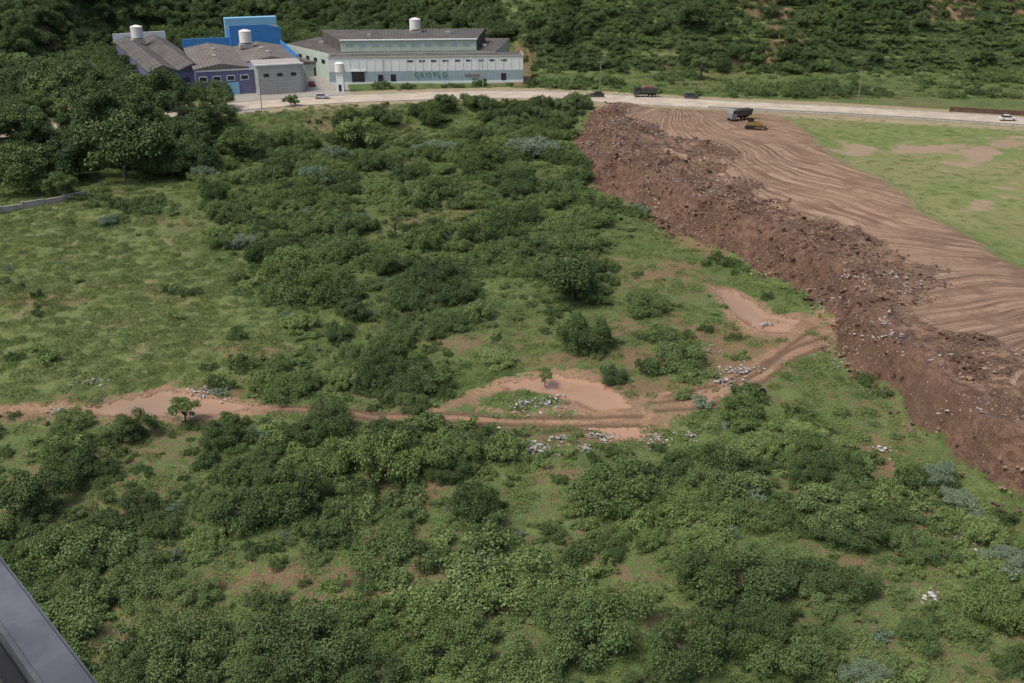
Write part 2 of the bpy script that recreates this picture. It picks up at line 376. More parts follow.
dc=g.mix(g.mr(st,.38,.60),(.135,.086,.058),(.42,.29,.20)); dc=g.mix(g.mr(n_l,.42,.6,0,.5),dc,(.33,.215,.145)); dc=g.mix(g.mr(n_m,.5,.64,0,.75),dc,(.21,.13,.088)); dc=g.mix(g.mr(n_s,.5,.7,0,.5),dc,(.18,.115,.078))
rub=g.mix(g.mr(n_m,.40,.60),(.28,.172,.116),(.13,.079,.054)); rub=g.mix(g.mr(n_s,.42,.60,0,.85),rub,(.075,.047,.035)); rub=g.mix(g.mr(n_f,.52,.66,0,.6),rub,(.31,.215,.15)); rub=g.mix(g.mr(n_l,.48,.58,0,.35),rub,(.23,.155,.106))
rub=g.mix(g.math('MULTIPLY',A('face'),.5),rub,(.115,.063,.044))
vor=g.new('ShaderNodeTexVoronoi'); vor.inputs['Scale'].default_value=1.6; g.t.links.new(p,vor.inputs['Vector'])
rub=g.mix(g.math('MULTIPLY',g.mr(vor.outputs['Distance'],.2,.1),g.mr(n_m,.47,.56)),rub,(.42,.40,.37))
dc=g.mix(edge('rub',1.3,n_s,.32,.66),dc,rub)
lw=g.mix(g.mr(n_m,.35,.65),(.185,.235,.08),(.24,.265,.105)); lw=g.mix(g.mr(n_s,.45,.68,0,.7),lw,(.14,.18,.06)); lw=g.mix(g.mr(n_l,.45,.6,0,.7),lw,(.27,.255,.125)); lw=g.mix(g.mr(n_f,.45,.65,0,.5),lw,(.13,.16,.058))
lw=g.mix(edge('lsoil',2.2,n_m,.42,.75),lw,(.34,.25,.175))
dc=g.mix(edge('lawn',1.0,n_s,.4,.6),dc,lw)
c=g.mix(edge('dump',.6,n_s,.35,.65),c,dc)
c=g.mix(g.math('MULTIPLY',edge('shoulder',.9,n_s,.35,.7),.8),c,g.mix(n_s,(.46,.36,.25),(.28,.24,.14)))
c=g.mix(edge('yard',.3),c,g.mix(n_s,(.40,.38,.34),(.29,.28,.25)))
g.col(c)
g.put(g.b.inputs['Roughness'],g.mr(pudm,0,1,.93,.06)); g.put(g.b.inputs['Specular IOR Level'],g.mr(pudm,0,1,.2,.6))
hgt=g.math('MULTIPLY',g.math('ADD',g.math('ADD',n_f,g.math('MULTIPLY',n_s,1.5)),g.math('MULTIPLY',g.math('MULTIPLY',st,A('dump')),3.)),g.math('SUBTRACT',1.,pudm))
g.bump(hgt,.9,.25)
me=mesh_np('ground',np.stack([X,Y,f['z']],1),Fq,None,(g.m,),True,None,pat)
add('ground',me)
# ------------------------------------------------------------------ road
asph=M('road_surface',.9,.2); p=asph.pos(); n=asph.noise(p,.25,5); n2=asph.noise(p,3,4)
k=asph.mix(asph.mr(n,.35,.65),(.50,.43,.34),(.39,.335,.27)); k=asph.mix(asph.mr(n2,.5,.7,0,.4),k,(.28,.24,.19)); asph.col(k)
rs=[]
for i in range(len(road)-1):
    a,b=road[i],road[i+1]; m=max(2,int(np.hypot(*(b-a))/3))
    for j in range(m): rs.append(a+(b-a)*j/m)
rs.append(road[-1]); rs=np.array(rs)
for _ in range(14): rs[1:-1]=(rs[:-2]+rs[1:-1]*2+rs[2:])/4
tg=np.gradient(rs,axis=0); tg/=np.linalg.norm(tg,axis=1,keepdims=True); nm=np.stack([-tg[:,1],tg[:,0]],1)
def strip(name,o0,o1,z,mat,parent=None,dash=None,h=None):
    L_=rs+nm*o0; R_=rs+nm*o1; n=len(rs)
    if h is None:
        V=[(*L_[i],z) for i in range(n)]+[(*R_[i],z) for i in range(n)]
        Fs=[(n+i,n+i+1,i+1,i) for i in range(n-1) if dash is None or (i//dash)%2==0]
    else:
        V=[(*L_[i],z) for i in range(n)]+[(*R_[i],z) for i in range(n)]+[(*L_[i],z+h) for i in range(n)]+[(*R_[i],z+h) for i in range(n)]
        Fs=[]
        for i in range(n-1): Fs+=[(3*n+i,3*n+i+1,2*n+i+1,2*n+i),(i,i+1,2*n+i+1,2*n+i),(n+i,n+i+1,3*n+i+1,3*n+i)]
    me=bpy.data.meshes.new(name); me.from_pydata(V,[],Fs); me.materials.append(mat); return add(name,me,parent=parent)
rd=strip('road',-6,6,ROADZ+.05,asph.m)
pw=simple('road_paint',(.62,.6,.55),.7,.4,.5); kb=simple('kerb_concrete',(.42,.40,.36),.85,.3,.5)
strip('centre_line',-.1,.1,.0+ROADZ+.056,pw,rd,1); strip('edge_line_near',-5.5,-5.35,ROADZ+.056,pw,rd); strip('edge_line_far',5.35,5.5,ROADZ+.056,pw,rd)
strip('kerb_near',-6.3,-6,ROADZ-.05,kb,rd,h=.22); strip('kerb_far',6,6.3,ROADZ-.05,kb,rd,h=.22)
# ------------------------------------------------------------------ primitives
def box(name,parent,mat,c,s,rz=0,bev=0):
    bm=bmesh.new(); bmesh.ops.create_cube(bm,size=1); bmesh.ops.scale(bm,vec=s,verts=bm.verts)
    if bev: bmesh.ops.bevel(bm,geom=bm.edges[:],offset=bev,segments=2,affect='EDGES')
    me=bpy.data.meshes.new(name); bm.to_mesh(me); bm.free(); me.materials.append(mat)
    o=add(name,me,c,parent); o.rotation_euler=(0,0,rz); return o
def cyl(name,parent,mat,c,r,h,rot=(0,0,0),seg=20,r2=None):
    bm=bmesh.new(); bmesh.ops.create_cone(bm,cap_ends=True,segments=seg,radius1=r,radius2=r if r2 is None else r2,depth=h)
    me=bpy.data.meshes.new(name); bm.to_mesh(me); bm.free(); me.materials.append(mat)
    o=add(name,me,c,parent); o.rotation_euler=rot; return o
def prism(name,parent,mat,pts,z0,z1,topmat=None):
    n=len(pts); V=[(a,b,z0) for a,b in pts]+[(a,b,z1) for a,b in pts]
    Fs=[tuple(range(n-1,-1,-1)),tuple(range(n,2*n))]+[(i,(i+1)%n,n+(i+1)%n,n+i) for i in range(n)]
    me=bpy.data.meshes.new(name); me.from_pydata(V,[],Fs); me.materials.append(mat)
    if topmat: me.materials.append(topmat); me.polygons[1].material_index=1
    return add(name,me,parent=parent)
def xprof(name,parent,mat,prof,y0,y1):
    n=len(prof); V=[(a,y0,b) for a,b in prof]+[(a,y1,b) for a,b in prof]
    Fs=[tuple(range(n)),tuple(range(2*n-1,n-1,-1))]+[((i+1)%n,i,n+i,n+(i+1)%n) for i in range(n)]
    me=bpy.data.meshes.new(name); me.from_pydata(V,[],Fs); me.materials.append(mat)
    return add(name,me,parent=parent)
def empty(name,loc,rz=0):
    o=bpy.data.objects.new(name,None); o.location=loc; o.rotation_euler=(0,0,rz); SC.collection.objects.link(o); return o
# ------------------------------------------------------------------ building materials
def roofmat(name,c1,c2,ax=0,per=1.1):
    m=M(name,.85,.2); tc=m.new('ShaderNodeTexCoord').outputs['Object']; w=m.new('ShaderNodeTexWave'); w.inputs['Scale'].default_value=.32/per
    w.bands_direction='X' if ax==0 else 'Y'; m.t.links.new(tc,w.inputs['Vector']); n=m.noise(tc,.18,5,.7); n2=m.noise(tc,1.5,4,.7)
    k=m.mix(m.mr(n,.35,.65),c1,c2); k=m.mix(m.math('MULTIPLY',w.outputs['Fac'],.35),k,tuple(x*.5 for x in c1)); k=m.mix(m.mr(n2,.5,.75,0,.5),k,tuple(x*.55 for x in c2))
    m.col(k); m.bump(w.outputs['Fac'],.5,.1); return m.m
rf_dark=roofmat('roof_dark',(.09,.085,.08),(.14,.13,.12)); rf_brown=roofmat('roof_weathered',(.15,.13,.115),(.20,.185,.17))
def wallm(name,c,streak=.5):
    m=M(name,.8,.25); tc=m.pos(); q=m.vmul(tc,(1,1,.12)); n=m.noise(q,1.1,5,.7); n2=m.noise(tc,.3,3)
    k=m.mix(m.mr(n,.45,.75,0,streak),c,tuple(x*.55 for x in c)); k=m.mix(m.mr(n2,.4,.65,0,.25),k,tuple(x*.75 for x in c)); m.col(k); return m.m
w_white=wallm('wall_white_paint',(.74,.78,.77),.3); w_band=wallm('wall_greyblue_band',(.33,.41,.45),.4); w_green=wallm('wall_pale_green',(.48,.57,.47),.4)
w_purple=wallm('wall_purple',(.15,.155,.27),.4); w_blue=wallm('wall_bright_blue',(.055,.22,.50),.25); w_cyan=wallm('wall_light_blue',(.22,.47,.66),.25)
w_grey=wallm('wall_grey_block',(.36,.37,.36),.4); w_dk=simple('window_dark',(.03,.035,.04),.25,.2,1,.5); w_conc=wallm('concrete',(.38,.36,.33),.6)
tankm=wallm('tank_white',(.75,.73,.68),.3)
m_grn=simple('sign_green',(.12,.26,.17)); m_red=simple('sign_red',(.40,.16,.13))
def tank(parent,c,r=2.0,h=3.6,name='water_tank'):
    cyl(name,parent,tankm,(c[0],c[1],c[2]+h/2),r,h,seg=28); cyl(name+'_lid',parent,tankm,(c[0],c[1],c[2]+h+.25),r*1.04,.5,seg=28,r2=r*.3)
    for a in range(4): cyl(name+'_leg',parent,w_conc,(c[0]+r*.7*math.cos(a*1.57+.78),c[1]+r*.7*math.sin(a*1.57+.78),c[2]-.5),.15,1.0,seg=8)
# factory
A0=np.array(site(330,84.5,5)); B0=np.array(site(523,82,5)); dv=B0-A0; Lf=np.hypot(*dv); rz=math.atan2(dv[1],dv[0])
fa=empty('factory_building',(A0[0],A0[1],5),rz)
prism('front_wing_upper',fa,w_white,[(0,0),(Lf,0),(Lf,9),(0,9)],3.9,8.1,rf_dark)
prism('front_wing_lower',fa,w_band,[(0,-.05),(Lf+.05,-.05),(Lf+.05,9.05),(0,9.05)],.7,3.9)
prism('plinth',fa,w_white,[(-.1,-.12),(Lf+.1,-.12),(Lf+.1,9.1),(-.1,9.1)],-.5,.7)
box('parapet_cap',fa,w_conc,(Lf/2,0.05,8.25),(Lf+.4,.5,.3))
box('parapet_side',fa,w_conc,(Lf,4.7,8.25),(.4,8.7,.3))
for i in range(24): box('pilaster_%d'%i,fa,w_white,(1.5+i*(Lf-3)/23,-.02,6.0),(.22,.16,4.1))
for i in range(9): box('upper_window_%d'%i,fa,w_dk,(25.5+i*3.7,-.03,6.9),(1.8,.1,.5))
main=[(-17,33),(-1,9.2),(53,9.2),(60,42),(-8,50)]
prism('main_hall',fa,w_green,main,-.5,8.3,rf_dark)
x0,x1,y0=3,47,12.5
xprof('hall_clerestory',fa,w_green,[(x0,8.3),(x1,8.3),(x1,11.7),(x0,11.7)],y0,y0+.4)
V=[(x0,y0+.4,11.6),(x1,y0+.4,11.6),(x1+4,y0+22,12.6),(x0-8,y0+22,12.6),(x0,y0+.4,8.3),(x1,y0+.4,8.3),(x1+4,y0+22,8.3),(x0-8,y0+22,8.3)]
me=bpy.data.meshes.new('clerestory_roof'); me.from_pydata(V,[],[(0,1,2,3),(1,5,6,2),(0,3,7,4),(3,2,6,7)]); me.materials.append(rf_dark); add('clerestory_roof',me,parent=fa)
box('clerestory_cap',fa,w_white,((x0+x1)/2,y0,11.85),(x1-x0+.6,.9,.3))
for j in range(10): box('clerestory_window_%d'%j,fa,w_band,(x0+3+j*4.2,y0-.03,10.2),(2.4,.1,.8))
for j in range(5):
    a=np.array((-1,9.2)); b=np.array((-17,33)); q=a+(b-a)*(j+.6)/5.4
    box('side_window_%d'%j,fa,w_dk,(q[0]-.04,q[1]-.03,5.4),(.15,2.2,1.2),math.atan2(b[1]-a[1],b[0]-a[0])-math.pi/2)
box('loading_door',fa,w_dk,(9,-.1,2.3),(4,.1,3.2)); box('loading_door_lintel',fa,w_white,(9,-.2,4.1),(4.8,.3,.4))
for j,xx in enumerate((16,20,55)): box('door_%d'%j,fa,w_dk,(xx,-.1,1.8),(1.6,.1,2.2))
tank(fa,(27,29,13.2),1.9,3.2)
box('tank_tower',fa,w_conc,(27,29,12.0),(4,4,1.6))
for (cx_,cy_,sx_) in [(12,20,1.2),(38,24,1.6),(50,20,1.4),(-5,32,1.8)]: box('roof_vent',fa,w_conc,(cx_,cy_,12.4 if 3<cx_<47 else 8.7),(sx_,1.2,1.0))
def letters(nm,body,size,mat,loc,par,sp=1):
    cu=bpy.data.curves.new(nm,'FONT'); cu.body=body; cu.size=size; cu.extrude=.05; cu.space_character=sp
    to=bpy.data.objects.new(nm+'_tmp',cu); SC.collection.objects.link(to); dg=bpy.context.evaluated_depsgraph_get()
    tm=bpy.data.meshes.new_from_object(to.evaluated_get(dg)); bpy.data.objects.remove(to); tm.materials.clear(); tm.materials.append(mat)
    so=add(nm,tm,loc,par); so.rotation_euler=(math.pi/2,0,0)
letters('sign_letters','CRISTLO',2.2,m_grn,(26.5,-.2,2.0),fa,1.3); letters('sign_small','industria',1.4,m_red,(42.5,-.2,2.1),fa)
q=site(341,91,5); gt=empty('gate_tower',(q[0],q[1],5))
box('shaft',gt,w_white,(0,0,2.6),(2.2,2.2,6.2)); cyl('tank',gt,tankm,(0,0,7.0),1.5,2.6,seg=24); cyl('cap',gt,tankm,(0,0,8.45),1.55,.4,seg=24,r2=.5); box('door',gt,w_dk,(0,-1.12,1.1),(.9,.06,2.0)); box('slab',gt,w_conc,(0,0,5.75),(3.0,3.0,.16))
# blue building complex
o=site(258,95,5); bb=empty('blue_workshop_building',(o[0],o[1],5),math.radians(20))
prism('office_block',bb,w_grey,[(0,.6),(.6,0),(13,0),(14.2,1.2),(14.2,13),(0,13)],-.5,8.4,w_conc)
for i in range(9): box('block_course_%d'%i,bb,w_conc,(6.9,-.02,.8+i*.85),(12.2,.08,.1))
for i in range(9): box('block_course_side_%d'%i,bb,w_conc,(14.22,7,.8+i*.85),(.08,11,.1))
for i in range(3): box('office_window_%d'%i,bb,w_dk,(3+i*4,-.03,5.6),(1.6,.12,.9))
box('office_parapet',bb,w_white,(7,0.0,8.6),(14.4,.5,.35))
prism('purple_hall',bb,w_purple,[(-17,4),(-.05,4),(-.05,13.1),(14,13.1),(14,58),(-17,58)],-.5,7.6)
for i in range(4): 
    box('window_%d'%i,bb,w_white,(-15+i*4,3.93,4.8),(2.4,.14,1.6)); box('window_glass_%d'%i,bb,w_dk,(-15+i*4,3.85,4.8),(2.0,.1,1.2))
box('hall_door',bb,w_cyan,(-6.6,3.9,1.7),(3.6,.14,3.6)); box('white_stripe',bb,w_white,(-8.5,3.9,7.2),(16.8,.2,.5))
for k,(a,b) in enumerate([(-17.4,-1.5),(-1.5,14.4)]):
    mdl=(a+b)/2; y0=3.6 if k==0 else 13.2
    xprof('gable_roof_%d'%k,bb,rf_brown,[(a,7.6),(b,7.6),(b,7.8),(mdl,9.2),(a,7.8)],y0,58.3)
xprof('blue_tower_front',bb,w_blue,[(-2,7.8),(15,7.8),(15,13.4),(10,14.6),(-2,14.6)],50,50.6)
prism('blue_tower',bb,w_blue,[(-2,50.6),(15,50.6),(15,64),(-2,64)],5,13.2,rf_brown)
prism('light_blue_tower',bb,w_cyan,[(-2.3,61),(15.3,61),(15.3,65),(-2.3,65)],5,15.8)
prism('blue_parapet_wall',bb,w_blue,[(-17.6,52),(-2.1,52),(-2.1,52.7),(-17.6,52.7)],7.5,10.6)
prism('purple_side_wall',bb,w_blue,[(14.42,14),(14.8,14),(14.8,50),(14.42,50)],-.5,9.3)
tank(bb,(2,40,10.3),2.0,3.6)
box('tank_plinth',bb,w_conc,(2,40,9.2),(4.4,4.4,1.2))
for (cx_,cy_) in [(-10,20),(-9,36),(7,24),(6,33)]: box('ridge_vent',bb,w_conc,(cx_,cy_,9.1),(1.2,2.4,.7))
wa=empty('warehouse',(o[0]+7,o[1]+3,5),math.radians(27))
prism('walls',wa,w_purple,[(-36,14),(-19,14),(-19,88),(-36,88)],-.5,6.6)
for k,(a,b) in enumerate([(-36.4,-27.5),(-27.5,-18.6)]):
    xprof('gable_roof_%d'%k,wa,rf_dark,[(a,6.6),(b,6.6),(b,6.8),((a+b)/2,8.6),(a,6.8)],13.6,88.4)
for i in range(4): box('window_%d'%i,wa,w_dk,(-34+i*4.2,13.93,3.8),(2,.14,1.4))
box('end_parapet',wa,w_white,(-27.5,89,8.0),(18,.5,3.2))
tank(wa,(-30,75,9.6),2.0,3.6); box('tank_plinth',wa,w_conc,(-30,75,8.4),(4.4,4.4,1.4))
an=empty('annex_shed',(*site(318,76,5),5),math.radians(20))
prism('walls',an,w_green,[(-4,0),(5,0),(5,10),(-4,10)],-.5,4.0); xprof('roof',an,rf_brown,[(-4.3,4.0),(5.3,4.0),(5.3,4.2),(-4.3,5.0)],-.4,10.3); box('door',an,w_dk,(0,-.04,1.4),(2.4,.1,2.8))
# walls
def wall(name,p0,p1,h,mat,th=.25):
    p0=np.array(p0);p1=np.array(p1); d=p1-p0; L=np.hypot(*d); n=max(2,int(L/4)); e=empty(name,(p0[0],p0[1],0),math.atan2(d[1],d[0]))
    for i in range(n):
        m=p0+d*(i+.5)/n; z=gz(*m)
        box('panel_%d'%i,e,mat,((i+.5)*L/n,0,z+h/2-.3),(L/n-.02,th,h+.6)); box('cap_%d'%i,e,w_conc,((i+.5)*L/n,0,z+h+.05),(L/n-.02,th+.14,.1)); box('post_%d'%i,e,w_conc,(i*L/n,0,z+h/2-.2),(.35,.4,h+.9))
    return e
wp=wallm('perimeter_render',(.42,.40,.36),.6); wall('concrete_wall',site(-90,228),site(45,206),1.2,wp); wall('concrete_wall',site(45,206),site(86,198),1.2,wp)
br=simple('brick_wall_mat',(.16,.10,.075),.9,.35,.8); 
def lowwall():
    p0=np.array(site(950,111.5,5)); p1=np.array(site(1060,118,5)); d=p1-p0; L=np.hypot(*d); e=empty('brick_wall',(p0[0],p0[1],5),math.atan2(d[1],d[0]))
    box('wall_body',e,br,(L/2,0,.45),(L,.25,1.5)); box('wall_coping',e,br,(L/2,0,1.25),(L+.1,.36,.1))
    for i in range(int(L/6)+1): box('pier_%d'%i,e,br,(i*6,0,.55),(.4,.44,1.7))
lowwall()
pm=simple('pole_concrete',(.30,.29,.27),.9,.2,1)
for (u,v,h) in [(262,110,9),(385,89,9),(483,88,9),(600,90,9),(858,101,9),(130,108,9)]:
    x,y_,z,t=ground(u,v); e=empty('utility_pole',(x,y_,z)); cyl('shaft',e,pm,(0,0,h/2-.2),.15,h+.4,r2=.09,seg=8); box('crossarm',e,pm,(0,0,h-.7),(1.8,.1,.1))
    for s in(-.8,0,.8): cyl('insulator',e,w_white,(s,0,h-.55),.05,.2,seg=6)
grm=simple('galvanised',(.40,.40,.38),.6,.2,1,.4,.3)
ge=empty('guard_rail',(0,0,0))
sel=[i for i in range(len(rs)) if 55<rs[i][0]<185]
V=[]
for i in sel:
    q=rs[i]-nm[i]*7.6
    V+=[(q[0],q[1],5.55),(q[0],q[1],5.9)]
    box('post',ge,grm,(q[0],q[1]+.1,5.35),(.12,.12,1.1))
Fs=[(2*i,2*i+2,2*i+3,2*i+1) for i in range(len(sel)-1)]
me=bpy.data.meshes.new('beam'); me.from_pydata(V,[],Fs); me.materials.append(grm); add('beam',me,parent=ge)
# ------------------------------------------------------------------ vehicles
tyre=simple('tyre_rubber',(.025,.025,.025),.9,.2,2); glass=simple('vehicle_glass',(.02,.025,.03),.15,.1,1,.5)
def paint(n,c): return simple(n,c,.35,.12,1,.5)
def wheels(e,xs_,w,r):
    for i,x in enumerate(xs_):
        for s in(-1,1): cyl('wheel',e,tyre,(x,s*w,r),r,.28,(math.pi/2,0,0),16); cyl('hub',e,grm,(x,s*(w+.15),r),r*.5,.04,(math.pi/2,0,0),10)
def car(u,v,mat,rz,name='car'):
    x,y_,z,t=ground(u,v); e=empty(name,(x,y_,z+.06),rz)
    xprof('body',e,mat,[(-2.1,.35),(2.1,.35),(2.15,.7),(1.95,.85),(1.0,.95),(-1.7,1.0),(-2.1,.9)],-.85,.85)
    xprof('cabin_glass',e,glass,[(-1.65,.99),(1.0,.94),(.4,1.42),(-1.2,1.44)],-.74,.74); box('roof',e,mat,(-.4,0,1.46),(1.6,1.4,.06)); wheels(e,(-1.3,1.3),.75,.32)
    return e
car(691,98.5,paint('paint_dark_grey',(.06,.065,.08)),.0); car(597,97,paint('paint_black',(.03,.03,.035)),3.1); car(1007,121,paint('paint_white',(.7,.7,.7)),-.05); car(322,99,paint('paint_silver',(.45,.46,.48)),.1)
for i,(u,v) in enumerate([(300,88),(312,86),(288,91)]): car(u,v,paint('paint_p%d'%i,[(.6,.6,.6),(.3,.05,.04),(.08,.1,.15)][i]),1.9)
def truck(u,v,rz,pc,load):
    x,y_,z,t=ground(u,v); e=empty('dump_truck',(x,y_,z+.05),rz)
    xprof('cab',e,pc,[(-3.4,.7),(-1.7,.7),(-1.7,2.9),(-3.0,2.9),(-3.4,1.9)],-1.15,1.15); box('side_glass',e,glass,(-2.4,0,2.3),(1.0,2.36,.7)); box('chassis',e,tyre,(0,0,.85),(6.6,1.0,.3))
    xprof('tipper_bed',e,pb,[(-1.45,1.2),(3.1,1.2),(3.6,2.7),(-1.45,2.7)],-1.2,1.2)
    if load: xprof('load_of_earth',e,simple('earth_load',(.22,.13,.09)),[(-1.3,2.7),(3.3,2.7),(1.6,3.2),(0,3.25)],-1.0,1.0)
    wheels(e,(-2.6,1.4,2.6),1.0,.5)
pb=paint('paint_truck_bed',(.05,.05,.05)); truck(645,97,-.03,paint('paint_truck_cab',(.05,.06,.05)),True); truck(739,120,.5,paint('paint_grey_cab',(.24,.25,.25)),False)
x,y_,z,t=ground(754,129); e=empty('bulldozer',(x,y_,z),-.4); yl=paint('paint_yellow',(.26,.18,.06))
for s in(-1,1): xprof('track',e,tyre,[(-1.9,0),(1.7,0),(2.1,.5),(1.7,1.0),(-1.9,1.0),(-2.2,.5)],s*1.1-.25,s*1.1+.25)
xprof('hull',e,yl,[(-1.8,.6),(1.9,.6),(1.9,1.7),(.2,1.9),(-1.8,1.7)],-.8,.8); box('cab_glass',e,glass,(-.9,0,2.3),(1.4,1.4,1.1)); box('cab_roof',e,yl,(-.9,0,2.95),(1.7,1.7,.15)); xprof('blade',e,yl,[(2.6,.1),(2.8,.1),(2.6,.7),(2.9,1.3),(2.7,1.3),(2.4,.7)],-1.7,1.7)
for s in(-1,1): box('push_arm',e,yl,(1.6,s*1.45,.6),(2.4,.15,.25))
cyl('exhaust',e,tyre,(1.0,.3,2.2),.07,.9,seg=8)
x,y_,z,t=ground(757,395)
def torus(name,loc,R,r,mat,rot):
    V=[];Fs=[];a,b=24,10
    for i in range(a):
        for j in range(b):
            t=i/a*6.2832; q=j/b*6.2832; V.append(((R+r*math.cos(q))*math.cos(t),(R+r*math.cos(q))*math.sin(t),r*math.sin(q))); Fs.append((i*b+j,((i+1)%a)*b+j,((i+1)%a)*b+(j+1)%b,i*b+(j+1)%b))
    me=bpy.data.meshes.new(name); me.from_pydata(V,[],Fs); me.materials.append(mat); ob=add(name,me,loc); ob.rotation_euler=rot
torus('discarded_tyre',(x,y_,z+.12),.4,.16,tyre,(.15,.1,0)); torus('discarded_tyre',(x+.8,y_+.3,z+.25),.4,.16,tyre,(.7,.4,0))
# ------------------------------------------------------------------ rubble
def shard(r,s):
    bm=bmesh.new(); bmesh.ops.create_icosphere(bm,subdivisions=1,radius=1)
    V=np.array([v.co[:] for v in bm.verts]); Fs=np.array([[v.index for v in f.verts] for f in bm.faces]); bm.free()
    V=V*(1+.35*r.normal(size=(len(V),1)))*np.array(s); return V,Fs
def shardmesh(name,seed,mat,s,n=5,spread=1.0):
    r=np.random.default_rng(seed); Vs=[];Fs=[];o_=0
    for i in range(n):
        v,f_=shard(r,np.array(s)*r.uniform(.3,1.2)); a=r.uniform(0,6.28); R=np.array([[math.cos(a),-math.sin(a),0],[math.sin(a),math.cos(a),0],[0,0,1]])
        v=v@R.T+np.array([r.normal()*spread,r.normal()*spread,.05]); Vs.append(v);Fs.append(f_+o_);o_+=len(v)
    return mesh_np(name,np.vstack(Vs),np.vstack(Fs),None,(mat,))
m_cl=simple('earth_clod',(.16,.097,.068),.95,.5,2); m_cl2=simple('earth_clod_light',(.31,.215,.15),.95,.4,2); m_wt=simple('plastic_white',(.56,.56,.54),.6,.3,2); m_gy=simple('concrete_rubble',(.36,.34,.31),.9,.4,2); m_bl=simple('plastic_blue',(.15,.25,.40),.5,.3,2)
RB=[shardmesh('clod',1,m_cl,(.34,.28,.2),9),shardmesh('clod2',2,m_cl2,(.3,.25,.15),8),shardmesh('clod3',3,m_cl,(.6,.45,.32),4),shardmesh('slab',4,m_gy,(.4,.25,.08),8,.8),shardmesh('bag',5,m_wt,(.2,.16,.08),7,.9),shardmesh('sheet',6,m_bl,(.3,.2,.05),3,.8)]
X,Y=jit(0,190,70,290,1.2); ff=fields(X,Y); cl=fbm(X/7,Y/7,3,51); keep=(ff['rub']>.25)&(rng.random(len(X))<.12+.75*ss(.43,.58,cl)+.3*ff['face']); X=X[keep];Y=Y[keep];Z=ff['z'][keep]; fs=ff['fsd'][keep]
n=len(X); tr=rng.random(n); hot=fbm(X/12,Y/12,3,50)+.13*ss(195,240,Y)+.06*ss(10,4,fs); idx=np.where(tr<.5,0,np.where(tr<.78,1,2)); trash=(hot>.56)&(rng.random(n)<.4); idx=np.where(trash,rng.choice([3,4,3,3,5],n),idx)
sc=rng.uniform(.3,1.05,n)*np.where(trash,.8,1); scatter('rubble_and_earth_clods',RB,np.stack([X,Y,Z],1),np.stack([rng.normal(size=n)*.2,rng.normal(size=n)*.2,rng.uniform(0,6.28,n)],1),np.stack([sc]*3,1),idx)
def heap(u,v,rad,n,seed):
    x,y_,z,t=ground(u,v); r=np.random.default_rng(seed); Vs=[];Fs=[];mi=[];o_=0
    for i in range(n):
        q=rad*abs(r.normal())*.75; a=r.uniform(0,6.28); s=np.array([.24,.17,.08])*r.uniform(.25,1.2); vv,f_=shard(r,s); b=r.uniform(0,6.28)
        R=np.array([[math.cos(b),-math.sin(b),0],[math.sin(b),math.cos(b),0],[0,0,1]]); px,py=x+q*math.cos(a)*1.6,y_+q*math.sin(a)
        vv=vv@R.T+np.array([px,py,gz(px,py)+.03+.5*max(0,1-q/rad)*r.random()]); Vs.append(vv);Fs.append(f_+o_);o_+=len(vv); mi+= [int(r.choice([0,1,1,2],p=[.3,.3,.25,.15]))]*len(f_)
    add('rubbish_heap',mesh_np('rubbish_heap',np.vstack(Vs),np.vstack(Fs),mi,(m_wt,m_gy,m_cl2)))
for i,(u,v,r_,n_) in enumerate([(90,383,1.6,70),(60,413,1.5,50),(205,392,1.8,70),(740,372,2.4,130),(705,352,1.5,50),(500,438,1.6,70),(535,452,2.0,110),(545,404,2.6,80),(520,406,1.8,40),(655,441,1.6,60),(690,437,1.2,40),(585,450,1.2,40),(720,383,1.4,40),(965,540,1.6,50),(932,598,1.2,30),(880,452,1.5,30),(600,437,1.5,50),(765,325,1.2,30),(560,440,1.3,40)]): heap(u,v,r_,n_,100+i)
# ------------------------------------------------------------------ named trees and bushes
names=['broadleaf_tree','broadleaf_tree','slender_tree','young_tree','broadleaf_tree']
def tree(u,v,dpx,k,hs=1.0):
    x,y_,z,t=ground(u,v); s=dpx*t/2
    ob=add(names[k],T[k],(x,y_,z-.1*s)); ob.scale=(s,s*random.uniform(.9,1.1),s*hs*random.uniform(.9,1.1)); ob.rotation_euler=(0,0,random.uniform(0,6.28))
def bush(u,v,dpx,k,hs=1.0):
    x,y_,z,t=ground(u,v); s=dpx*t/2
    if k==1 and random.random()<.5: k=4
    ob=add('large_bush',B[k],(x,y_,z-.15)); ob.scale=(s,s*random.uniform(.75,1.2),s*hs*random.uniform(.8,1.1)); ob.rotation_euler=(0,0,random.uniform(0,6.28))
for a in [(572,300,64,0,1.1),(385,275,30,4),(490,168,34,4),(447,110,26,4),(360,150,44,3),(125,180,96,0),(30,192,72,4),(70,182,60,0),(165,172,60,4),(20,138,50,1),(215,112,34,1),(292,106,18,3),(210,92,24,0),(187,150,50,4),(95,130,60,0),(150,128,56,4),(60,110,60,1),(60,200,40,1),(200,175,50,4),(235,160,44,1),
   (110,112,50,4),(140,106,44,1),(165,110,46,0,1.2),(190,112,40,4,1.2),(85,100,50,1),(40,98,56,0),(10,105,50,4),(215,128,44,4),(120,92,36,0),(218,108,32,1,1.3),
   (137,440,40,4),(186,425,36,2),(300,520,66,4,1.1),(280,490,50,4),(35,515,66,0),(230,430,26,2),(545,385,20,2),(700,590,60,4),(395,455,50,4),(550,195,20,1),(430,200,22,4),(355,320,34,4),(700,80,30,2),(495,52,44,0),(350,125,26,1),(290,150,30,1),(455,50,30,4),(560,40,30,4),(690,28,34,0)]: tree(*a)
x,y_,z,t=ground(395,240); ob=add('bare_tree',BARE,(x,y_,z)); ob.scale=(3.3,3.3,3.3)
